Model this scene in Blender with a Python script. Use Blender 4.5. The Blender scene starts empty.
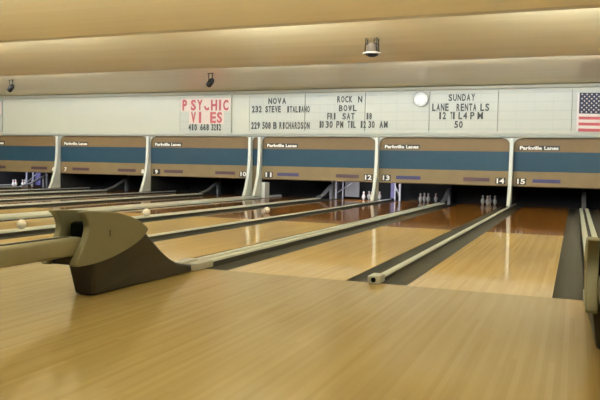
import bpy, bmesh, math, random
from mathutils import Vector, Matrix
random.seed(7)
S = bpy.context.scene
COL = S.collection

# ------------------------------------------------------------------ measures
LW = 1.054            # lane width
W2 = 0.250            # half width of a plain division (gutter to gutter)
P = 3.27              # pitch of a lane pair
G = 0.29              # extra gap between lanes 10 and 11
YM = 11.95            # face of the pinsetter masks
YS = 11.85            # face of the sign band
ZB, ZT = 0.51, 1.66   # masks, bottom and top
GUT = 0.215           # gutter width

# ------------------------------------------------------------------ colours and materials
def lin(c):
    return tuple((v / 12.92 if v <= .04045 else ((v + .055) / 1.055) ** 2.4) for v in (x / 255 for x in c)) + (1,)

def mat(name, rgb, rough=.5, metal=0, spec=.5, noise=.06, scale=14, emit=None, coat=0):
    m = bpy.data.materials.new(name); m.use_nodes = True
    nt = m.node_tree; b = nt.nodes['Principled BSDF']
    c = lin(rgb)
    b.inputs['Roughness'].default_value = rough
    b.inputs['Metallic'].default_value = metal
    b.inputs['Specular IOR Level'].default_value = spec
    b.inputs['Coat Weight'].default_value = coat
    b.inputs['Coat Roughness'].default_value = .06
    tc = nt.nodes.new('ShaderNodeTexCoord')
    n = nt.nodes.new('ShaderNodeTexNoise'); n.inputs['Scale'].default_value = scale; n.inputs['Detail'].default_value = 4
    nt.links.new(tc.outputs['Object'], n.inputs['Vector'])
    r = nt.nodes.new('ShaderNodeMix'); r.data_type = 'RGBA'
    nt.links.new(n.outputs['Fac'], r.inputs[0])
    r.inputs[6].default_value = tuple(max(0, v * (1 - 2 * noise)) for v in c[:3]) + (1,)
    r.inputs[7].default_value = tuple(min(1, v * (1 + 2 * noise)) for v in c[:3]) + (1,)
    nt.links.new(r.outputs[2], b.inputs['Base Color'])
    if emit:
        b.inputs['Emission Color'].default_value = lin(emit[0]); b.inputs['Emission Strength'].default_value = emit[1]
    return m

def wood(name, a, bcol, board, rough, coat=0, grain=.5, streak=.25, spec=.5, bump=.02, splice=None, crough=.1):
    """strip flooring: boards along Y, each with its own tint, with long grain"""
    m = bpy.data.materials.new(name); m.use_nodes = True
    nt = m.node_tree; N = nt.nodes; L = nt.links; b = N['Principled BSDF']
    b.inputs['Specular IOR Level'].default_value = spec
    b.inputs['Coat Weight'].default_value = coat; b.inputs['Coat Roughness'].default_value = crough; b.inputs['Coat IOR'].default_value = 1.62 if board > .0275 else 1.5
    tc = N.new('ShaderNodeNewGeometry'); sep = N.new('ShaderNodeSeparateXYZ')
    L.new(tc.outputs['Position'], sep.inputs[0])
    def mth(op, x, y):
        n = N.new('ShaderNodeMath'); n.operation = op
        for i, v in ((0, x), (1, y)):
            if hasattr(v, 'links'): L.new(v, n.inputs[i])
            else: n.inputs[i].default_value = v
        return n.outputs[0]
    bi = mth('FLOOR', mth('DIVIDE', sep.outputs[0], board), 0)
    wn0 = N.new('ShaderNodeTexWhiteNoise'); wn0.noise_dimensions = '1D'; L.new(bi, wn0.inputs['W'])
    seg = mth('FLOOR', mth('ADD', mth('DIVIDE', sep.outputs[1], 1.9), mth('MULTIPLY', wn0.outputs['Value'], 7.0)), 0)
    cv = N.new('ShaderNodeCombineXYZ'); L.new(bi, cv.inputs[0]); L.new(seg, cv.inputs[1])
    wn = N.new('ShaderNodeTexWhiteNoise'); wn.noise_dimensions = '2D'; L.new(cv.outputs[0], wn.inputs['Vector'])
    mp = N.new('ShaderNodeMapping'); mp.inputs['Scale'].default_value = (22, .9, 1)
    L.new(tc.outputs['Position'], mp.inputs['Vector'])
    ns = N.new('ShaderNodeTexNoise'); ns.inputs['Scale'].default_value = 1.0; ns.inputs['Detail'].default_value = 5
    L.new(mp.outputs[0], ns.inputs['Vector'])
    f = mth('ADD', mth('MULTIPLY', wn.outputs['Value'], streak), mth('MULTIPLY', ns.outputs['Fac'], grain))
    mx = N.new('ShaderNodeMix'); mx.data_type = 'RGBA'
    L.new(f, mx.inputs[0]); mx.inputs[6].default_value = lin(a); mx.inputs[7].default_value = lin(bcol)
    out = mx.outputs[2]
    if splice:     # two timbers meet in fingers, board against board
        ys, c0, c1 = splice
        fin = mth('MULTIPLY', mth('PINGPONG', bi, 1.0), .05)
        far = mth('GREATER_THAN', mth('SUBTRACT', sep.outputs[1], fin), ys)
        m2 = N.new('ShaderNodeMix'); m2.data_type = 'RGBA'; L.new(f, m2.inputs[0])
        m2.inputs[6].default_value = lin(c0); m2.inputs[7].default_value = lin(c1)
        m3 = N.new('ShaderNodeMix'); m3.data_type = 'RGBA'; L.new(far, m3.inputs[0])
        L.new(out, m3.inputs[6]); L.new(m2.outputs[2], m3.inputs[7]); out = m3.outputs[2]
    L.new(out, b.inputs['Base Color'])
    b.inputs['Roughness'].default_value = rough
    if not bump: return m
    bp = N.new('ShaderNodeBump'); bp.inputs['Strength'].default_value = bump; bp.inputs['Distance'].default_value = .002
    L.new(ns.outputs['Fac'], bp.inputs['Height']); L.new(bp.outputs[0], b.inputs['Normal'])
    return m

def ceiling_mat():
    m = bpy.data.materials.new('painted_ceiling_boards'); m.use_nodes = True
    nt = m.node_tree; N = nt.nodes; L = nt.links; b = N['Principled BSDF']
    b.inputs['Roughness'].default_value = .27; b.inputs['Specular IOR Level'].default_value = .5
    g = N.new('ShaderNodeNewGeometry')
    mp = N.new('ShaderNodeMapping'); mp.inputs['Scale'].default_value = (.25, 5.5, 5.5)
    L.new(g.outputs['Position'], mp.inputs['Vector'])
    n = N.new('ShaderNodeTexNoise'); n.inputs['Scale'].default_value = 1; n.inputs['Detail'].default_value = 3
    L.new(mp.outputs[0], n.inputs['Vector'])
    mx = N.new('ShaderNodeMix'); mx.data_type = 'RGBA'; L.new(n.outputs['Fac'], mx.inputs[0])
    mx.inputs[6].default_value = lin((222, 208, 162)); mx.inputs[7].default_value = lin((238, 226, 186))
    L.new(mx.outputs[2], b.inputs['Base Color'])
    bp = N.new('ShaderNodeBump'); bp.inputs['Strength'].default_value = .25; bp.inputs['Distance'].default_value = .012
    L.new(n.outputs['Fac'], bp.inputs['Height']); L.new(bp.outputs[0], b.inputs['Normal'])
    return m

M = {
 'approach': wood('maple_approach_boards', (164, 138, 86), (198, 174, 120),   .028, .5, coat=.75, crough=.17, grain=.45, streak=.3, spec=0, bump=0),
 'lane': wood('lacquered_lane_boards', (196, 160, 92), (230, 202, 140), .027, .5, coat=.75, crough=.07, grain=.5, streak=.3, spec=0, bump=.0, splice=(5.1, (116, 74, 32), (160, 108, 54))),
 'gutter': mat('dark_grey_gutter', (56, 54, 48), .65, spec=.25, noise=.08),
 'cap': mat('pale_grey_capping', (214, 218, 214), .33, noise=.05),
 'block': mat('grey_metal_block', (196, 198, 194), .35, .2),
 'hole_shade': mat('recess_shade_black', (9, 9, 8), .9, spec=.1),  # flat black stands in for the shade inside holes and slots
 'track': mat('dark_track_bed', (46, 44, 38), .6),
 'olive': mat('olive_beige_plastic', (122, 118, 92), .42, noise=.04),
 'beam': mat('beige_track_enamel', (144, 138, 114), .4, noise=.04),
 'base': mat('dark_brown_base', (32, 27, 20), .45, noise=.08),
 'inner': mat('black_brown_interior', (22, 19, 15), .7),
 'fin': mat('ivory_divider_paint', (214, 216, 206), .4, noise=.03),
 'tan': mat('tan_mask_panel', (124, 106, 76), .55, spec=.3, noise=.05, scale=4),
 'brown': mat('brown_mask_panel', (116, 94, 64), .55, spec=.3, noise=.05, scale=4),
 'teal': mat('teal_mask_band', (26, 60, 80), .55, spec=.3, noise=.06, scale=6),
 'filler': mat('mid_grey_filler', (96, 100, 96), .6),  # plain mid grey
 'black': mat('black_plate', (16, 15, 15), .5),
 'white': mat('white_lettering', (238, 236, 228), .5, noise=.01),
 'navy': mat('navy_plate', (44, 42, 94), .5),
 'maroon': mat('dark_maroon_plate', (70, 42, 54), .5),
 'sign': mat('white_sign_board', (186, 185, 168), .45, noise=.015, scale=3),
 'board': mat('grey_white_letter_board', (180, 180, 167), .45, noise=.02, scale=5),
 'railm': mat('pale_letter_rail', (164, 165, 154), .4),
 'seam': mat('grey_board_seam', (128, 126, 112), .6),
 'pink': mat('pinkish_backing_sheet', (206, 188, 174), .5, noise=.03),
 'red': mat('faded_red_letter', (178, 74, 78), .5, noise=.12, scale=9),
 'palered': mat('washed_out_red_letter', (222, 130, 128), .5),
 'ink': mat('black_marquee_letter', (52, 52, 48), .5),
 'trim': mat('grey_sign_trim', (164, 167, 158), .4, noise=.03),
 'ceil': ceiling_mat(),
 'wall': mat('warm_cream_wall', (196, 180, 146), .7, noise=.03),
 'pitwall': mat('dark_pit_wall', (30, 29, 30), .8, noise=.15),  # near-black grey with random mottling
 'partition': mat('dark_grey_partition', (34, 33, 34), .6, noise=.12),  # dark tone paints in the shade of the unlit pits
 'palepart': mat('lit_scuffed_partition', (104, 103, 106), .5, noise=.12),  # paler grey puts pit light into the colour of boards and ramps
 'whitepart': mat('white_end_board', (226, 224, 216), .5),
 'curtain': mat('black_pit_curtain', (12, 12, 14), .8),
 'steel': mat('scuffed_steel_frame', (160, 160, 170), .4, .5),
 'violet': mat('bluish_light_panel', (80, 74, 120), .5),  # violet tint puts the bluish pit light into the panel colour
 'pin': mat('white_pin_lacquer', (160, 158, 152), .25, noise=.02),
 'pinband': mat('red_pin_band', (170, 40, 36), .35),
 'ball': mat('pinkish_white_ball', (232, 226, 218), .2, noise=.1, scale=30),
 'clock': mat('white_clock_face', (244, 243, 236), .4, noise=.01),
 'rim': mat('grey_clock_rim', (150, 148, 138), .4),
 'dark': mat('black_fixture_enamel', (20, 18, 17), .45),
 'lampgrey': mat('grey_lamp_metal', (128, 116, 104), .45, .1),
 'lamprim': mat('white_lamp_rim', (214, 208, 196), .4),
 'cord': mat('pale_cord', (220, 214, 198), .6),
 'flagblue': mat('flag_blue_cloth', (54, 58, 76), .8, noise=.08),
 'flagred': mat('flag_red_cloth', (188, 92, 98), .8, noise=.08),
 'flagwhite': mat('flag_white_cloth', (214, 202, 196), .8, noise=.03),
 'tube': mat('fluorescent_tube', (255, 250, 235), .3, emit=((255, 236, 205), 3.0)),
}

# ------------------------------------------------------------------ object helpers
def link(o, parent=None):
    COL.objects.link(o)
    if parent is not None: o.parent = parent
    return o

def tag(o, label=None, cat=None, group=None, kind=None):
    if label: o['label'] = label
    if cat: o['category'] = cat
    if group: o['group'] = group
    if kind: o['kind'] = kind
    return o

def thing(name, label, cat, loc=(0, 0, 0), group=None, rz=0):
    o = bpy.data.objects.new(name, None); o.location = loc; o.rotation_euler = (0, 0, rz); o.empty_display_size = .1
    link(o); return tag(o, label, cat, group)

def obj(name, bm, m, parent=None, smooth=False, loc=None):
    me = bpy.data.meshes.new(name)
    bmesh.ops.recalc_face_normals(bm, faces=bm.faces)
    bm.to_mesh(me); bm.free()
    for mm in (m if isinstance(m, (list, tuple)) else [m]): me.materials.append(M[mm])
    if smooth:
        for p in me.polygons: p.use_smooth = True
        try: me.set_sharp_from_angle(angle=math.radians(40))
        except Exception: pass
    o = bpy.data.objects.new(name, me)
    if loc: o.location = loc
    return link(o, parent)

def copy_tree(o, parent=None):
    c = o.copy(); COL.objects.link(c); c.parent = parent
    for ch in list(o.children): copy_tree(ch, c)
    return c

def box(bm, x0, x1, y0, y1, z0, z1, bev=0, seg=2, mi=0):
    b2 = bmesh.new()
    v = [b2.verts.new((x, y, z)) for x in (x0, x1) for y in (y0, y1) for z in (z0, z1)]
    for f in ((0, 1, 3, 2), (4, 6, 7, 5), (0, 4, 5, 1), (2, 3, 7, 6), (0, 2, 6, 4), (1, 5, 7, 3)):
        b2.faces.new([v[i] for i in f])
    if bev: bmesh.ops.bevel(b2, geom=b2.edges[:], offset=bev, segments=seg, profile=.5, affect='EDGES')
    return join(bm, b2, mi)

def join(bm, b2, mi=0):
    mp = {}
    for v in b2.verts: mp[v] = bm.verts.new(v.co)
    for f in b2.faces:
        try:
            nf = bm.faces.new([mp[v] for v in f.verts]); nf.material_index = mi; nf.smooth = f.smooth
        except ValueError: pass
    b2.free(); return bm

def prism(bm, pts, axis, a, b, bev=0, mi=0):
    """closed 2-D outline extruded along an axis from a to b"""
    def mk(p, t):
        if axis == 'x': return (t, p[0], p[1])
        if axis == 'y': return (p[0], t, p[1])
        return (p[0], p[1], t)
    b2 = bmesh.new()
    A = [b2.verts.new(mk(p, a)) for p in pts]; B = [b2.verts.new(mk(p, b)) for p in pts]
    n = len(pts)
    fa = b2.faces.new(A); fb = b2.faces.new(B[::-1])
    for i in range(n): b2.faces.new((A[i], B[i], B[(i + 1) % n], A[(i + 1) % n]))
    bmesh.ops.recalc_face_normals(b2, faces=b2.faces)
    if bev:
        es = list(set(fa.edges[:] + fb.edges[:]))
        bmesh.ops.bevel(b2, geom=es, offset=bev, segments=2, profile=.5, affect='EDGES')
    bmesh.ops.triangulate(b2, faces=[f for f in b2.faces if len(f.verts) > 4])
    return join(bm, b2, mi)

def lathe(bm, prof, seg=24, c=(0, 0, 0), mi=0, rot=None):
    b2 = bmesh.new(); rings = []
    for r, z in prof:
        if r < 1e-5: rings.append([b2.verts.new((0, 0, z))])
        else: rings.append([b2.verts.new((r * math.cos(2 * math.pi * k / seg), r * math.sin(2 * math.pi * k / seg), z)) for k in range(seg)])
    for A, B in zip(rings, rings[1:]):
        for k in range(seg):
            q = [A[k % len(A)], A[(k + 1) % len(A)], B[(k + 1) % len(B)], B[k % len(B)]]
            u = []
            for v in q:
                if v not in u: u.append(v)
            if len(u) >= 3:
                try: b2.faces.new(u)
                except ValueError: pass
    if len(rings[0]) > 1: b2.faces.new(rings[0][::-1])
    if len(rings[-1]) > 1: b2.faces.new(rings[-1])
    for f in b2.faces: f.smooth = True
    mt = Matrix.Translation(c) @ (rot.to_4x4() if rot else Matrix.Identity(4))
    bmesh.ops.transform(b2, matrix=mt, verts=b2.verts)
    return join(bm, b2, mi)

def rod(bm, p, q, r, seg=10, mi=0):
    p, q = Vector(p), Vector(q); d = q - p
    return lathe(bm, [(r, 0), (r, d.length)], seg, p, mi, d.to_track_quat('Z', 'Y').to_matrix())

def smoothline(pts, n=6, closed=False):
    """Catmull-Rom through 2-D points"""
    out = []; N = len(pts)
    rng = N if closed else N - 1
    for i in range(rng):
        g = (lambda k: pts[k % N]) if closed else (lambda k: pts[min(max(k, 0), N - 1)])
        a, b, c, d = g(i - 1), g(i), g(i + 1), g(i + 2)
        for k in range(n):
            t = k / n
            out.append(tuple(.5 * ((2 * b[j]) + (-a[j] + c[j]) * t + (2 * a[j] - 5 * b[j] + 4 * c[j] - d[j]) * t * t + (-a[j] + 3 * b[j] - 3 * c[j] + d[j]) * t ** 3) for j in (0, 1)))
    if not closed: out.append(tuple(pts[-1]))
    return out

# lettering: built-in font turned into solid meshes
_glyph = {}
def glyph(text, bold=.012):
    """bmesh of a text, normalised to x 0..1, z 0..1 (facing -Y), plus its natural width/height ratio"""
    if (text, bold) not in _glyph:
        cu = bpy.data.curves.new('letter_curve', 'FONT'); cu.body = text; cu.size = 1; cu.offset = bold; cu.extrude = .02
        cu.resolution_u = 3
        o = bpy.data.objects.new('letter_curve', cu); COL.objects.link(o)
        me = bpy.data.meshes.new_from_object(o.evaluated_get(bpy.context.evaluated_depsgraph_get()))
        bpy.data.objects.remove(o); bpy.data.curves.remove(cu)
        xs = [v.co.x for v in me.vertices]; ys = [v.co.y for v in me.vertices]; zs = [v.co.z for v in me.vertices]
        x0, x1, y0, y1, z0, z1 = min(xs), max(xs), min(ys), max(ys), min(zs), max(zs)
        vs = [((v.co.x - x0) / (x1 - x0), 1 - (v.co.z - z0) / (z1 - z0), (v.co.y - y0) / (y1 - y0)) for v in me.vertices]
        fs = [tuple(p.vertices) for p in me.polygons]
        _glyph[(text, bold)] = (vs, fs, (x1 - x0) / (y1 - y0)); bpy.data.meshes.remove(me)
    return _glyph[(text, bold)]

def letter(name, text, x0, x1, z0, z1, y, depth, m, parent, bold=.012, keep=None):
    """text filling the rectangle, its back on the plane y, standing `depth` proud of it"""
    vs, fs, asp = glyph(text, bold)
    bm = bmesh.new()
    if keep: vs0 = vs
    V = [bm.verts.new((x0 + v[0] * (x1 - x0), y - depth + v[1] * depth, z0 + v[2] * (z1 - z0))) for v in vs]
    for f in fs:
        try: bm.faces.new([V[i] for i in f])
        except ValueError: pass
    if keep:   # only the part of the letter below this share of its height is left
        zc = z0 + keep * (z1 - z0)
        bmesh.ops.bisect_plane(bm, geom=bm.verts[:] + bm.edges[:] + bm.faces[:], plane_co=(0, 0, zc), plane_no=(0, 0, 1), clear_outer=True)
    return obj(name, bm, m, parent)

# ------------------------------------------------------------------ camera
cam = bpy.data.cameras.new('camera'); co = bpy.data.objects.new('camera', cam); link(co)
f, yaw, pit, rol = 694.33, .3767, -.0498, .0209
F = Vector((-math.sin(yaw) * math.cos(pit), math.cos(yaw) * math.cos(pit), math.sin(pit)))
R = Vector((math.cos(yaw), math.sin(yaw), 0)); U = R.cross(F)
R2 = R * math.cos(rol) + U * math.sin(rol); U2 = -R * math.sin(rol) + U * math.cos(rol)
mw = Matrix((R2, U2, -F)).transposed().to_4x4(); mw.translation = (1.4267, -5.2506, .9089)
co.matrix_world = mw
cam.sensor_width = 36; cam.lens = f / 600 * 36; cam.clip_start = .05
S.camera = co

# ------------------------------------------------------------------ lane layout
UNITS = [(15, 0.0), (13, -P), (11, -2 * P), (9, -3 * P - G), (7, -4 * P - G), (5, -5 * P - G)]   # odd lane of the pair, left fin
XW, XE = -5 * P - G - .6, P + .9       # room ends
LEFT_END, RIGHT_END = -5 * P - G, P

# ------------------------------------------------------------------ the room
bm = bmesh.new(); box(bm, XW, XE, -9.5, 0, -.12, 0)
tag(obj('floor', bm, 'approach'), kind='structure')
bm = bmesh.new(); box(bm, XW, XE, 0, 14.2, -.16, -.07)
tag(obj('floor_subfloor', bm, 'track'), kind='structure')
bm = bmesh.new()
prof = []
step = 3.83; e0 = 7.68; zl, zu = 2.9, 3.45; ZU0 = 3.22
ed = [e0 - step * k for k in range(5)]                        # lower edges of the steps, far to near
prof = [(YM + .1, 2.9)]
for e in ed:
    lip = .13 if e == ed[0] else .20            # unseen lip added behind every step to block steep lamp light
    prof += [(e + .02, zu if e != ed[0] else ZU0), (e + .02, zl + .02), (e + lip, zl + .02), (e + lip, zl + .005), (e + .02, zl), (e - .02, zl)]
prof += [(-9.5, 3.0), (-9.5, 3.65), (YM + .1, 3.65)]
prism(bm, prof, 'x', XW, XE)
tag(obj('ceiling', bm, 'ceil'), kind='structure')
for nm, a in (('wall_left', (XW - .1, XW, -9.5, 14.2)), ('wall_right', (XE, XE + .1, -9.5, 14.2)), ('wall_rear', (XW, XE, -9.6, -9.5))):
    bm = bmesh.new(); box(bm, *a, -.12, 3.65); tag(obj(nm, bm, 'wall'), kind='structure')
bm = bmesh.new(); box(bm, XW, XE, YS + .05, YM + .35, ZT + .0, 2.9)
tag(obj('wall_front', bm, 'sign'), kind='structure')
bm = bmesh.new(); box(bm, XW, XE, 14.1, 14.2, -.1, 3.3)
tag(obj('wall_pit', bm, 'curtain'), kind='structure')
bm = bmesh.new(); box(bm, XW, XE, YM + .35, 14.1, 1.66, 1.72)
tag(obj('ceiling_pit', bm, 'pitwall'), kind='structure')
bm = bmesh.new()
prism(bm, [(YS + .05, 1.66), (YS - .03, 1.665), (YS - .045, 1.69), (YS - .03, 1.725), (YS + .05, 1.735)], 'x', XW, XE)
tag(obj('trim_1', bm, 'trim'), kind='structure')
bm = bmesh.new(); box(bm, XW, XE, YS - .01, YS + .05, 2.82, 2.9, .008)
tag(obj('trim_2', bm, 'sign'), kind='structure')
# plain strips of floor beyond the outermost lanes
for k, (a, b) in enumerate(((XW, LEFT_END - .06), (RIGHT_END + .06, XE))):
    bm = bmesh.new(); box(bm, a, b, 0, YM + .3, -.07, .0); tag(obj('trim_%d' % (3 + k), bm, 'gutter'), kind='structure')

# ------------------------------------------------------------------ lanes with their gutters
YL = 13.35
def gutter_bm(x0, x1):
    n = 10; top = []
    for i in range(n + 1):
        t = i / n; top.append((x0 + (x1 - x0) * t, -.004 - .058 * math.sin(math.pi * t) ** .7))
    pts = top + [(x1, -.07), (x0, -.07)]
    b = bmesh.new(); prism(b, pts, 'y', 0.001, 13.35)
    return b
lane0 = thing('bowling_lane', 'x', 'bowling lane', group='bowling lanes')
bm = bmesh.new(); box(bm, -LW / 2, LW / 2, 0.001, YL, -.07, 0)
obj('lane_bed', bm, 'lane', lane0)
for s in (-1, 1):
    a, b = sorted((s * (LW / 2 + .001), s * (LW / 2 + GUT - .001)))
    obj('gutter', gutter_bm(a, b), 'gutter', lane0, smooth=True)
LX = {}
for n, xl in UNITS:
    LX[n] = xl + W2 + LW / 2; LX[n + 1] = xl + P - W2 - LW / 2
for i, n in enumerate(sorted(LX)):
    o = lane0 if i == 0 else copy_tree(lane0)
    o.location = (LX[n], 0, 0)
    o['label'] = 'polished wooden bowling lane running under the number %d' % n

# ------------------------------------------------------------------ plain divisions between lane pairs
def half_round(w, h, z0=-.07):
    pts = [(-w, .026), (w, .026), (w, h * .6)]
    for k in range(1, 8):
        t = math.pi * k / 8; pts.append((w * math.cos(t) * 1.0, h * .6 + h * .4 * math.sin(t)))
    return pts + [(-w, h * .6)]
def divider(x, wide, label):
    t = thing('lane_divider', label, 'lane divider', (x, 0, 0), 'capped dividers between lane pairs')
    b = bmesh.new()
    if wide > .1:
        w = wide / 2
        prism(b, [(-w, -.07), (w, -.07), (w, .03), (w - .03, .055), (-w + .03, .055), (-w, .03)], 'y', .10, YM + 1.4)
    else:
        prism(b, half_round(wide / 2, .046), 'y', .10, YM + 1.4)
        k = bmesh.new(); box(k, -wide / 2, wide / 2, .10, YM + 1.4, -.069, .0255); obj('skirt_shade', k, 'track', t)  # dark sides put the shade below the capping into the colour
    obj('capping', b, 'cap', t, smooth=True)
    e = bmesh.new(); w = wide / 2 + .014
    # end block: solid box, a black disc painting the shade of its mouth
    box(e, -w, w, -.06, .11, .001, .064, .008)
    eb = obj('end_block', e, 'block', t)
    h = bmesh.new(); lathe(h, [(.0, 0), (.016, 0), (.020, .003), (.0165, .005)], 18, (0, -.0605, .034), 0, Matrix.Rotation(math.radians(90), 3, 'X'))
    obj('socket_shade', h, 'hole_shade', eb, smooth=True)
    return t
divider(0, .068, 'pale grey rounded divider between lane 14 and lane 15')
divider(-P, .068, 'pale grey rounded divider between lane 12 and lane 13')
divider(-2 * P - G / 2, .068 + G, 'wide pale divider between lane 10 and lane 11')
divider(-3 * P - G, .068, 'pale grey rounded divider between lane 8 and lane 9')
divider(-4 * P - G, .068, 'pale grey rounded divider between lane 6 and lane 7')
divider(LEFT_END, .068, 'pale grey rounded divider along the far left side of lane 5')
divider(RIGHT_END, .068, 'pale grey rounded divider along the right side of lane 16')

# ------------------------------------------------------------------ ball returns
HOODY = [(-1.628, .584), (-1.407, .574), (-1.252, .556), (-1.045, .499), (-.925, .439), (-.905, .405), (-1.0, .343), (-1.209, .278), (-1.44, .238), (-1.66, .232), (-1.700, .252), (-1.640, .335), (-1.585, .416), (-1.571, .487), (-1.600, .545)]
def make_return():
    t = thing('ball_return', 'x', 'ball return', group='ball returns between the lanes')
    for s in (-1, 1):
        b = bmesh.new()
        prism(b, smoothline(HOODY, 4, True), 'x', s * .142, s * .086, .008)
        sp = obj('side_panel', b, 'olive', t, smooth=False)
        m = bmesh.new(); box(m, s * .143 - .001, s * .143 + .001, -1.363, -1.357, .40, .445)
        obj('panel_slot', m, 'hole_shade', sp)
    b = bmesh.new()
    up = smoothline([(-.90, .398), (-.721, .262), (-.578, .177), (-.428, .105), (-.222, .062)], 5)
    prism(b, [(-1.43, .003), (-1.45, .015), (-1.50, .275), (-1.40, .30), (-1.10, .38)] + up + [(-.21, .003)], 'x', -.114, .114, .02)
    for v in b.verts: v.co.x *= .68 + .32 * min(1, max(0, v.co.z) / .27) if v.co.y < -.9 else .68 + .32 * max(min(1, max(0, v.co.z) / .27), min(1, (v.co.y + .9) / .6))
    obj('base', b, 'base', t)
    b = bmesh.new(); box(b, -.083, .083, -1.50, -1.05, .30, .50, .02)
    obj('slot_shade_block', b, 'hole_shade', t)  # black block stands in for the shade in the slot between the panels
    b = bmesh.new(); box(b, -.0835, .0835, -1.67, -1.46, .236, .288, .012)
    obj('under_tray', b, 'base', t)
    b = bmesh.new(); box(b, -.085, .085, -3.9, -1.56, .292, .412, .022, 3)
    beam = obj('rack_track', b, 'beam', t, smooth=True)
    g = bmesh.new(); box(g, -.022, .022, -3.88, -1.62, .410, .416)
    obj('track_groove', g, 'track', beam)
    b = bmesh.new(); box(b, -.05, .05, -3.8, -3.68, 0.002, .30, .012); box(b, -.13, .13, -3.86, -3.62, .002, .03, .008)
    obj('leg', b, 'base', t)
    for s in (-1, 1):
        c = s * .059
        pts = [(c - .035, .0365), (c + .035, .0365), (c + .035, .047), (c + .029, .056), (c, .060), (c - .029, .056), (c - .035, .047)]
        b = bmesh.new(); prism(b, pts, 'y', .12, YM + .05)
        r = obj('return_rail', b, 'cap', t, smooth=True)
        e = bmesh.new(); box(e, min(s * .03, s * .126), max(s * .03, s * .126), -.16, .13, .002, .064, .008)
        obj('end_block', e, 'block', r)
    b = bmesh.new(); box(b, -.093, .093, .131, YM + .05, -.068, .010); box(b, -.093, -.026, .131, YM + .05, .0, .036); box(b, .026, .093, .131, YM + .05, .0, .036)
    obj('track_bed', b, 'track', t)  # track bed; its dark outer sides paint in shade under the rails
    b = bmesh.new()
    prism(b, [(YM + .02, .02), (YM + .02, .06), (YM + .5, .15), (12.95, .34), (13.15, .40), (13.15, .36), (12.97, .30), (YM + .5, .11)], 'x', -.05, .05, .006)
    box(b, -.03, .03, 13.05, 13.15, -.065, .37)
    obj('lift_ramp', b, 'palepart', t)
    return t
ret0 = make_return()
RX = [(n, xl + P / 2) for n, xl in UNITS]
for i, (n, x) in enumerate(RX):
    o = ret0 if i == 0 else copy_tree(ret0)
    o.location = (x, 0, 0)
    o['label'] = {15: 'olive and dark brown ball return between lanes 15 and 16 at the right edge',
                  13: 'olive and dark brown ball return hood in the foreground between lanes 13 and 14'}.get(n, 'twin railed ball return running between lanes %d and %d' % (n, n + 1))

# ------------------------------------------------------------------ fins between the masks
FR = [(11.47, .062), (11.50, .10), (11.58, .25), (11.70, .55), (11.775, .92), (11.80, 1.30), (11.80, 1.45)]
def make_fin(r):
    t = thing('divider_fin', 'x', 'divider fin', group='ivory fins between the masks')
    b = bmesh.new()
    side = smoothline(FR, 4) + [(11.80, 1.655), (YM - .003, 1.655), (YM - .003, .062)]
    prism(b, side, 'x', -.042, .042, .012)
    obj('upright', b, 'fin', t)
    # the flared head: concave fillets reach over the mask corners
    b = bmesh.new()
    pts = []
    for s in (1, -1):
        arc = [(.043 + r - r * math.cos(a), 1.65 - r + r * math.sin(a)) for a in [math.pi / 2 * k / 8 for k in range(9)]]
        pts += [(s * x, z) for x, z in (arc if s == 1 else arc[::-1])]
    pts = pts[:9] + [(.043 + r, 1.659), (-.043 - r, 1.659)] + pts[9:]
    prism(b, pts, 'y', YM - .05, YM - .003)
    obj('flared_head', b, 'fin', t)
    return t
fin0 = make_fin(.16); finb = make_fin(.10)
for i, (x, lab) in enumerate(((0, 'ivory curved fin standing between the 14 and 15 lane numbers'), (-P, 'ivory curved fin standing between the 12 and 13 lane numbers'),
        (-2 * P, 'right one of the close pair of ivory fins, beside the number 11'), (-2 * P - G, 'left one of the close pair of ivory fins, beside the number 10'),
        (-3 * P - G, 'ivory curved fin standing between the 8 and 9 lane numbers'), (-4 * P - G, 'ivory curved fin standing between the 6 and 7 lane numbers'),
        (LEFT_END, 'ivory curved fin on the left of lane 5'), (RIGHT_END, 'ivory curved fin on the right of lane 16'))):
    o = fin0 if i == 0 else finb if i == 2 else copy_tree(finb if i == 3 else fin0)
    o.location = (x, 0, 0); o['label'] = lab

# ------------------------------------------------------------------ pinsetter masks
for n, xl in UNITS:
    t = thing('pinsetter_mask', 'brown and teal pinsetter mask above lanes %d and %d' % (n, n + 1), 'pinsetter mask', (xl, YM, ZB), 'striped masks over the lane pairs')
    a, b_ = .03, P - .03
    for nm, m, z0, z1 in (('lower_panel', 'tan', 0, .364), ('teal_band', 'teal', .364, .828), ('upper_panel', 'brown', .828, 1.15)):
        b = bmesh.new()
        if nm == 'lower_panel': prism(b, [(.03, 0), (.0, .02), (0, z1), (.05, z1), (.05, 0)], 'x', a, b_)
        else: box(b, a, b_, 0, .05, z0, z1)
        obj(nm, b, m, t)
    b = bmesh.new(); box(b, .15, 1.07, -.010, -.0005, .868, .975)
    np = obj('name_plate', b, 'black', t)
    letter('lettering', 'Parkville', .18, .675, .878, .962, -.0105, .006, 'white', np, bold=.035)
    letter('lettering', 'Lanes', .725, 1.04, .878, .962, -.0105, .006, 'white', np, bold=.035)
    for side, xa, xb, num in ((0, .49, 1.11, n), (1, P - 1.11, P - .49, n + 1)):
        b = bmesh.new(); box(b, xa, xb, -.010, -.0005, .105, .19)
        obj('notice_plate', b, 'navy' if side == 0 and n >= 11 else 'maroon', t)
        xc = .235 if side == 0 else P - .235
        b = bmesh.new(); box(b, xc - .115, xc + .115, -.010, -.0005, .052, .205)
        ln = obj('number_plate', b, 'black' if n >= 9 else 'tan', t)
        s_ = str(num); w = .088 if len(s_) == 2 else .045
        letter('lane_number', s_, xc - w, xc + w, .068, .190, -.0105, .006, 'white', ln, bold=.03)
t = thing('mask_filler', 'narrow striped filler panel between the close pair of fins', 'filler panel', (-2 * P - G / 2, YM, ZB))
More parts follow.
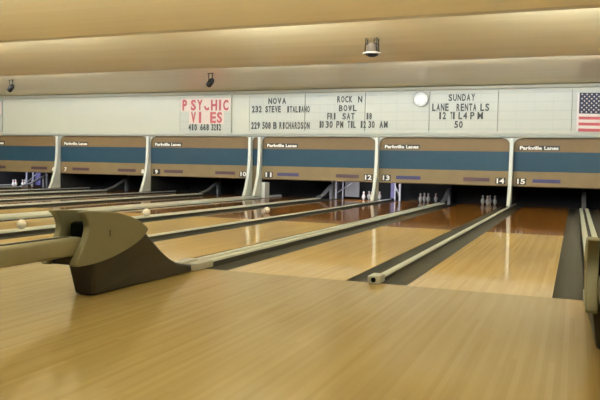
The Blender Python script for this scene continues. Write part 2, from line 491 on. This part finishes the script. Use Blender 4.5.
for m, z0, z1 in (('tan', -.42, .364), ('teal', .364, .828), ('brown', .828, 1.15)):
    b = bmesh.new(); box(b, -G / 2 + .035, G / 2 - .035, .01, .05, z0, z1)
    obj({'tan': 'lower_panel', 'teal': 'teal_band', 'brown': 'upper_panel'}[m], b, m, t)

# ------------------------------------------------------------------ pits: partitions, machinery, pins
def partition(x, w, m, label, y0=YM + .06, y1=14.08):
    t = thing('pit_partition', label, 'pit partition', (x, 0, 0), 'partitions inside the pits')
    b = bmesh.new(); box(b, -w / 2, w / 2, y0, y1, .0595, 1.655, .006); obj('board', b, m, t)
    return t
for x, lab in ((0, 'dark pit partition behind the fin between 14 and 15'), (-P, 'dark pit partition behind the fin between 12 and 13'),
               (-3 * P - G, 'dark pit partition behind the fin between 8 and 9'), (-4 * P - G, 'dark pit partition behind the fin between 6 and 7'),
               (LEFT_END, 'dark pit partition on the left of lane 5'), (RIGHT_END, 'dark pit partition on the right of lane 16')):
    if x == -P:
        partition(x, .07, 'partition', lab, YM + 1.7)
    else: partition(x, .07, 'partition', lab)
partition(-2 * P - G / 2, G - .02, 'partition', 'broad dark partition behind the close pair of fins')
for n, x in RX:
    t = thing('pit_partition', 'grey partition in the pit between lanes %d and %d' % (n, n + 1), 'pit partition', (x, 0, 0), 'partitions inside the pits')
    b = bmesh.new(); prism(b, [(13.22, -.065), (13.22, .42), (13.05, .75), (12.8, 1.0), (12.8, 1.65), (14.08, 1.65), (14.08, -.065)], 'x', -.035, .035)
    obj('board', b, 'palepart' if n in (11, 5) else 'partition', t)  # paler boards in lit pits, dark ones elsewhere: light put into the colour
b = bmesh.new(); box(b, -.055, .055, -.06, .24, .0, .43, .008)
tag(obj('end_board', b, 'whitepart', loc=(-2 * P + .105, YM - .005, .0)), 'white upright board under the number 11', 'end board')

def machine(x, n, flip, label, reach=.4, skin='violet'):
    t = thing('pinsetter_machine', label, 'pinsetter machine', (x, 13.1, 0), 'pinsetters in the lit pits')
    s = flip
    for yy, xx, w in ((.0, .0, .05), (.12, s * .16, .035)):
        b = bmesh.new(); box(b, xx - w / 2, xx + w / 2, yy, yy + .05, .003, 1.6, .004); obj('post', b, 'steel', t)
    b = bmesh.new(); rod(b, (s * .02, .03, .16), (s * (reach - .02), .3, .60), .016); obj('strut', b, 'steel', t)
    b = bmesh.new(); box(b, min(s * .2, s * reach), max(s * .2, s * reach), .2, .24, .06, .62, .008); obj('panel', b, skin, t)
    return t
machine(LX[12] - .72, 12, 1, 'steel pinsetter frame at the left of the lit lane 12 pit', .62, 'palepart')
machine(LX[13] - .46, 13, -1, 'steel pinsetter frame at the left of the lane 13 pit', .30)
machine(LX[5] + .1, 5, 1, 'steel pinsetter frame in the bluish lit pit at the left edge', .42, 'violet')

pin_prof = [(.0, 0), (.017, 0), (.021, .006), (.033, .030), (.045, .058), (.0515, .086), (.050, .105), (.040, .130), (.028, .152), (.0215, .170), (.0205, .182), (.0235, .200), (.0265, .214), (.0250, .226), (.016, .236), (.0, .239)]
bm = bmesh.new(); lathe(bm, pin_prof, 20)
pin0 = obj('duckpin', bm, 'pin', smooth=True)
bm = bmesh.new(); lathe(bm, [(.0222, .164), (.0226, .170), (.0213, .182), (.0205, .183), (.0200, .165)], 20)
obj('neck_band', bm, 'pinband', pin0, smooth=True)
spots = ['head pin nearest the bowler', 'left pin of the second row', 'right pin of the second row', 'left pin of the third row', 'middle pin of the third row', 'right pin of the third row',
         'far left pin of the back row', 'pin left of centre in the back row', 'pin right of centre in the back row', 'far right pin of the back row']
first = True
for n, keep in ((12, (2, 5, 8, 9)), (13, (2, 5, 8, 9)), (14, (2, 4, 5, 8)), (5, (0, 1, 2, 4, 5))):
    k = 0
    for r in range(4):
        for c in range(r + 1):
            if k in keep:
                o = pin0 if first else copy_tree(pin0); first = False
                o.location = (LX[n] + (c - r / 2) * .3048, 12.62 + r * .264, 0)
                tag(o, 'white duckpin on lane %d, %s' % (n, spots[k]), 'duckpin', 'duckpins in the pits')
            k += 1

# balls
def ball(x, y, z, label):
    b = bmesh.new(); bmesh.ops.create_icosphere(b, subdivisions=4, radius=.060)
    o = obj('duckpin_ball', b, 'ball', smooth=True, loc=(x, y, z)); tag(o, label, 'bowling ball', 'small pale duckpin balls')
x11 = RX[2][1]
ball(x11, 1.43, .113, 'small pale ball on the ball return rails left of the foreground hood')
ball(x11, 4.12, .113, 'small pale ball farther along the return rails, above the foreground hood tip')
ball(-3.93, 6.62, .0605, 'small pale ball rolling down lane 12')

# ------------------------------------------------------------------ letter boards on the sign band
T_ = {
'psychic': [("P",-8.96,-8.82,2.387,2.690),("S",-8.69,-8.53,2.384,2.686),("Y",-8.49,-8.32,2.383,2.683),("c",-8.27,-8.11,2.381,2.680),("H",-8.05,-7.86,2.378,2.676),("I",-7.80,-7.74,2.376,2.673),("C",-7.67,-7.51,2.375,2.670),
  ("V",-8.68,-8.53,2.035,2.343),("I",-8.43,-8.36,2.034,2.341),("E",-8.07,-7.89,2.033,2.337),("S",-7.86,-7.70,2.033,2.335),("410",-8.77,-8.48,1.825,2.007),("668",-8.39,-8.10,1.826,2.006),("3212",-8.04,-7.72,1.826,2.005)],
'nova': [("NOVA",-6.32,-5.78,2.533,2.692),("232",-6.80,-6.49,2.312,2.487),("STEVE",-6.40,-5.93,2.308,2.481),("ITALIANO",-5.77,-5.11,2.302,2.472),
  ("229",-6.81,-6.54,1.868,2.056),("508",-6.48,-6.22,1.868,2.055),("B",-6.15,-6.05,1.868,2.054),("RICHARDSON",-5.98,-5.10,1.868,2.052)],
'rock': [("ROCK",-4.37,-3.94,2.546,2.712),("N",-3.80,-3.69,2.541,2.706),("BOWL",-4.32,-3.82,2.321,2.482),("FRI",-4.63,-4.38,2.113,2.281),("SAT",-4.22,-3.87,2.111,2.277),("18",-3.58,-3.42,2.108,2.273),
  ("10",-4.84,-4.71,1.894,2.076),("30",-4.67,-4.46,1.894,2.075),("PM",-4.38,-4.17,1.894,2.074),("TIL",-4.07,-3.84,1.894,2.072),("12",-3.73,-3.57,1.893,2.071),("30",-3.52,-3.34,1.893,2.070),("AM",-3.23,-3.00,1.893,2.069)],
'sunday': [("SUNDAY",-1.52,-.87,2.542,2.710),("LANE",-1.91,-1.49,2.306,2.488),("RENTA",-1.32,-.83,2.300,2.480),("LS",-.76,-.53,2.296,2.474),("12",-1.75,-1.55,2.104,2.282),("TI",-1.46,-1.34,2.103,2.279),("L4",-1.27,-1.04,2.102,2.277),("P",-.98,-.88,2.101,2.275),("M",-.81,-.68,2.100,2.274),("50",-1.36,-1.14,1.893,2.061)],
}
BOARDS = [(-9.05, -7.42, 'psychic', 'white letter board with red PSYCHIC lettering on pinkish sheets'), (-6.87, -5.245, 'nova', 'white letter board listing NOVA and STEVE ITALIANO scores'),
          (-5.245, -3.605, 'rock', 'white letter board announcing ROCK N BOWL'), (-3.605, -1.965, None, 'blank white letter board behind the round clock'),
          (-1.965, -.335, 'sunday', 'white letter board announcing SUNDAY LANE RENTALS'), (-.335, 1.30, None, 'blank white letter board left of the flag'),
          (1.30, 2.93, None, 'white letter board behind the flag'), (-17.2, -15.58, 'edge', 'pinkish letter board at the far left end of the sign band')]
HALF = .72
for xa, xb, key, lab in BOARDS:
    t = thing('letter_board', lab, 'sign board', (xa, YS + .05, 1.76), 'letter boards on the sign band')
    w = xb - xa; H = 2.81 - 1.76
    b = bmesh.new(); box(b, .0015, w - .0015, -.05, -.002, 0, H)
    obj('board', b, 'board', t)
    yf = -.05
    for k in range(5):
        z = .10 + k * .213
        b = bmesh.new(); box(b, .01, w - .01, yf - .004, yf - .0002, z, z + .012); obj('letter_rail', b, 'railm', t)
    for k in range(1, 4):
        b = bmesh.new(); box(b, w * k / 4 - .003, w * k / 4 + .003, yf - .002, yf - .0003, .08, H - .03); obj('panel_joint', b, 'railm', t)
    if key not in ('psychic', 'edge'):
        b = bmesh.new(); box(b, w - .013, w - .0015, yf - .012, yf - .0002, .06, H - .03); obj('seam_strip', b, 'seam', t)
    if key == 'nova':
        b = bmesh.new(); box(b, .002, .009, yf - .009, yf - .0002, .06, H - .05); obj('seam_strip', b, 'railm', t)
    if key in ('psychic', 'edge'):
        # the sheets behind the red letters
        for u0, u1, z0, z1 in ((.02, w - .02, .60, .96), (.3, w - .22, .25, .59)):
            b = bmesh.new(); box(b, u0, u1, yf - .005, yf - .0005, z0, z1); obj('backing_sheet', b, 'pink', t)
        for u in (.002, w - .008):
            b = bmesh.new(); box(b, u, u + .006, yf - .006, yf - .0002, .02, H - .03); obj('seam_strip', b, 'railm', t)
    for text, x0, x1, z0, z1 in T_.get(key, ()):
        n = len(text); red = key == 'psychic' and z1 > 2.1
        cell = (x1 - x0) / n
        for i, ch in enumerate(text):
            cx = x0 + cell * (i + .5)
            hw = (cell * (.5 if n == 1 else .40))
            if ch in 'I1' and n > 1: hw = min(hw, .022)
            m = 'red' if red else 'ink'
            kp = None
            if ch == 'c': ch, kp, m = 'C', .42, 'red'
            letter('letter', ch, cx - hw - xa, cx + hw - xa, z0 - 1.76, z1 - 1.76, yf - .006, .008, m, t, bold=.035 if red else .03, keep=kp)

# ------------------------------------------------------------------ clock, flag, lamps
t = thing('wall_clock', 'round white clock hanging in front of the letter boards', 'clock', (-2.175, YS - .062, 2.595))
RX90 = Matrix.Rotation(math.radians(90), 3, 'X')
b = bmesh.new(); lathe(b, [(0, -.02), (.176, -.02), (.186, -.01), (.188, .015), (.182, .026), (.172, .026), (.170, .018), (0, .018)], 40, (0, 0, 0), 0, RX90)
obj('case', b, 'rim', t, smooth=True)
b = bmesh.new(); lathe(b, [(0, .0185), (.1695, .0185), (.1695, .021), (0, .021)], 40, (0, 0, 0), 0, RX90)
fc = obj('face', b, 'clock', t)
for k in range(12):
    a = k * math.pi / 6; b = bmesh.new()
    box(b, -.003, .003, -.0225, -.0212, .140, .158)
    bmesh.ops.rotate(b, verts=b.verts, cent=(0, 0, 0), matrix=Matrix.Rotation(a, 3, 'Y')); obj('hour_mark', b, 'rim', fc)
for ang, ln, w in ((math.radians(55), .075, .004), (math.radians(200), .105, .003)):
    b = bmesh.new(); box(b, -w, w, -.026, -.0235, -.015, ln)
    bmesh.ops.rotate(b, verts=b.verts, cent=(0, 0, 0), matrix=Matrix.Rotation(ang, 3, 'Y')); obj('hand', b, 'rim', t)
b = bmesh.new(); rod(b, (.0, 0, .185), (.045, -.02, .33), .004, 6); obj('cord', b, 'cord', t)

# flag: 13 stripes and a starred canton on a gently waving cloth
FH, FW = .875, 1.5
def wave(u, z): return -.012 * math.sin(u * 7 + z * 2) * (1 - z * .3) - .006 * math.sin(u * 15 + 1)
t = thing('flag', 'red, white and blue striped flag with white stars hung on the sign band', 'flag', (1.40, YS - .036, 1.815))
def cloth(u0, u1, z0, z1, m, name, n=28, extra=None):
    b = bmesh.new(); rows = []
    for d in (0, .003):
        rows.append([[b.verts.new((u0 + (u1 - u0) * i / n, wave(u0 + (u1 - u0) * i / n, z) + d, z + .02 * (u0 + (u1 - u0) * i / n) * 0 - .012 * math.sin((u0 + (u1 - u0) * i / n) / FW * math.pi))) for i in range(n + 1)] for z in (z0, (z0 + z1) / 2, z1)])
    for d in (0, 1):
        for j in (0, 1):
            for i in range(n):
                q = [rows[d][j][i], rows[d][j][i + 1], rows[d][j + 1][i + 1], rows[d][j + 1][i]]
                b.faces.new(q if d == 0 else q[::-1])
    for i in range(n):
        for j, r in ((0, 0), (2, 2)): b.faces.new((rows[0][r][i], rows[1][r][i], rows[1][r][i + 1], rows[0][r][i + 1]))
    for j in (0, 1):
        for i in (0, n): b.faces.new((rows[0][j][i], rows[0][j + 1][i], rows[1][j + 1][i], rows[1][j][i]))
    if extra: extra(b)
    return obj(name, b, m, t)
sh = FH / 13; cz = sh * 6; cw = FW * .42
def stars(b):
    for r in range(9):
        for c in range(6 if r % 2 == 0 else 5):
            u = .05 + cw * ((c + (.5 if r % 2 == 0 else 1.0)) / 6.05) * .97; z = cz + (FH - cz) * (r + .75) / 9.5
            y = wave(u, z) - .0022; dz = -.012 * math.sin(u / FW * math.pi)
            vs = []
            for k in range(10):
                rr = .023 if k % 2 == 0 else .0105; a = math.pi / 2 + k * math.pi / 5
                vs.append(b.verts.new((u + rr * math.cos(a), y, z + dz + rr * math.sin(a))))
            c0 = b.verts.new((u, y - .001, z + dz))
            for k in range(10):
                fce = b.faces.new((c0, vs[k], vs[(k + 1) % 10])); fce.material_index = 1
cloth(.045, cw + .045, cz, FH, ['flagblue', 'flagwhite'], 'canton', 16, stars)
for k in range(13):
    cloth(.045 if k < 6 else cw + .045, FW, k * sh, (k + 1) * sh, 'flagred' if k % 2 == 0 else 'flagwhite', 'stripe')
cloth(0, .045, 0, FH, 'flagwhite', 'header_band', 3)
for u, z in ((.02, .03), (.02, FH - .03), (1.2, FH - .03)):
    b = bmesh.new(); rod(b, (u, -.028, z), (u, .030, z), .008, 8); obj('grommet_pin', b, 'rim', t)

def ceil_z(y):
    for e in ed:
        if y > e:
            far = YM + .1 if e == ed[0] else e + step - .02
            zz = ZU0 if e == ed[0] else zu
            return zz + (zl - zz) * (y - e - .02) / (far - e - .02)
    return zl
def spot(x, y, label):
    z = ceil_z(y)
    t = thing('spotlight', label, 'spotlight', (x, y, z), 'small black ceiling spotlights')
    for s in (-1, 1):
        b = bmesh.new(); rod(b, (s * .05, 0, -.20), (s * .05, 0, -.005), .009, 8); obj('bracket_rod', b, 'dark', t)
    b = bmesh.new(); box(b, -.08, .08, -.03, .03, -.012, -.001, .003); obj('mounting_plate', b, 'dark', t)
    rt = Matrix.Rotation(math.radians(38), 3, 'Y')
    b = bmesh.new(); lathe(b, [(0, -.12), (.045, -.12), (.07, -.09), (.072, .02), (.055, .08), (.03, .11), (0, .115)], 20, (0, 0, -.22), 0, rt)
    obj('lamp_head', b, 'dark', t, smooth=True)
spot(-6.83, 9.6, 'small black spotlight hanging above the red PSYCHIC lettering')
spot(-13.02, 9.6, 'small black spotlight hanging at the far left of the ceiling')

y = 6.3; z = ceil_z(y)
t = thing('pendant_lamp', 'grey bell shaped lamp hanging from the tan ceiling by wire brackets', 'ceiling lamp', (-1.88, y, z))
b = bmesh.new(); lathe(b, [(.02, -.08), (.07, -.085), (.085, -.12), (.10, -.20), (.125, -.235), (.06, -.24), (.0, -.24)], 28); obj('housing', b, 'lampgrey', t, smooth=True)
b = bmesh.new(); lathe(b, [(.120, -.235), (.155, -.248), (.160, -.262), (.148, -.272), (.118, -.262)], 32); obj('rim', b, 'lamprim', t, smooth=True)
b = bmesh.new(); lathe(b, [(.118, -.262), (.10, -.292), (.055, -.312), (0, -.318)], 28); obj('lens', b, 'dark', t, smooth=True)
for sx, sy in ((-1, -1), (1, -1), (-1, 1), (1, 1)):
    b = bmesh.new(); rod(b, (sx * .105, sy * .06, -.225), (sx * .095, sy * .05, -.001), .009, 6); obj('bracket_wire', b, 'dark', t)
b = bmesh.new(); box(b, -.095, .095, -.058, .058, -.10, -.092, .002); obj('bracket_bar', b, 'dark', t)
b = bmesh.new(); rod(b, (.02, 0, -.09), (.05, 0, -.0), .006, 6); obj('cable', b, 'dark', t)

# ------------------------------------------------------------------ light: hidden strip lamps behind every ceiling step, plus added fill lamps and lamps in some pits
def area(name, loc, sx, sy, power, d, col=(.91, 1, 1.06)):
    l = bpy.data.lights.new(name, 'AREA'); l.shape = 'RECTANGLE'; l.size = sx; l.size_y = sy; l.energy = power; l.color = col
    o = bpy.data.objects.new(name, l); link(o); o.location = loc
    o.rotation_euler = Vector(d).to_track_quat('-Z', 'Y').to_euler()
    return o
K = 1.45
def strip(e, xa, xb, power, d=(0, 1, -.05), col=(.91, 1, 1.06)):
    n = max(1, round((xb - xa) / 2.4)); w = (xb - xa) / n
    for i in range(n):
        area('cove_light', (xa + w * (i + .5), e + .035, 2.985), w * .94, .06, power * w / 2.4 * K, d, col)
WH = (1, .9, .74)
strip(ed[0], -16.6, -9.0, 26, (0, 1, 1.6), (.86, 1, 1.14)); strip(ed[0], -6.6, 3.9, 26, (0, 1, 1.6), (.86, 1, 1.14))
strip(ed[1], -16.5, -6.3, 62, (0, 1, .9)); strip(ed[1], -4.4, -2.2, 125, (0, 1, .9)); strip(ed[1], .2, 3.9, 105, (0, 1, .9))
strip(ed[2], -16, 3.9, 75, (0, 1, .9))
strip(ed[3], -16, 3.9, 42, (0, 1, .9))
strip(ed[4], -16, 3.9, 18, (0, 1, .9))
for x in (-13, -9, -5, -1, 2.6): area('fill_light', (x, -7.2, 2.8), 2.2, .5, 3, (0, .25, -1))  # unseen fill lamps added behind the camera to lift the room
def ceiling_fill(e, xa, xb, power, dy, z):       # extra unseen lamps added to brighten the ceiling beyond a step
    n = max(1, round((xb - xa) / 2.4)); w = (xb - xa) / n
    for i in range(n): area('ceiling_fill_light', (xa + w * (i + .5), e + dy, z), w * .9, .04, power * w / 2.4, (0, 1, 4))
ceiling_fill(ed[0], -16.4, -9.3, 60, .95, 3.06); ceiling_fill(ed[0], -6.4, -3.2, 60, .95, 3.06); ceiling_fill(ed[0], -2.4, 3.6, 100, .95, 3.06)
ceiling_fill(ed[1], -16.4, -6.3, 30, 1.15, 3.2); ceiling_fill(ed[1], -4.4, -2.2, 30, 1.15, 3.2); ceiling_fill(ed[1], .3, 3.6, 30, 1.15, 3.2)
def pit_lamp(x, y, power, col, sx=.8):
    area('pit_light', (x, y, 1.2), sx, .1, power, (0, .25, -1), col)
area('pit_light', (LX[12] + .3, 12.12, .60), .7, .08, 24, (0, 1, -.45), (.95, .95, 1)); pit_lamp(LX[13] - .35, 12.6, 1.6, (.75, .78, 1), .3)
area('pit_light', (LX[5] + .2, 12.12, .60), 1.2, .08, 22, (0, 1, -.4), (.78, .84, 1)); pit_lamp(LX[11] - .5, 12.1, .5, (1, .95, .9), .3)
K = 1.0

w = bpy.data.worlds.new('world'); S.world = w; w.use_nodes = True
w.node_tree.nodes['Background'].inputs[0].default_value = (1, .85, .65, 1); w.node_tree.nodes['Background'].inputs[1].default_value = .03

S.view_settings.view_transform = 'Standard'; S.view_settings.look = 'None'
S.view_settings.gamma = 1; S.view_settings.exposure = 0.0; S.view_settings.use_curve_mapping = False
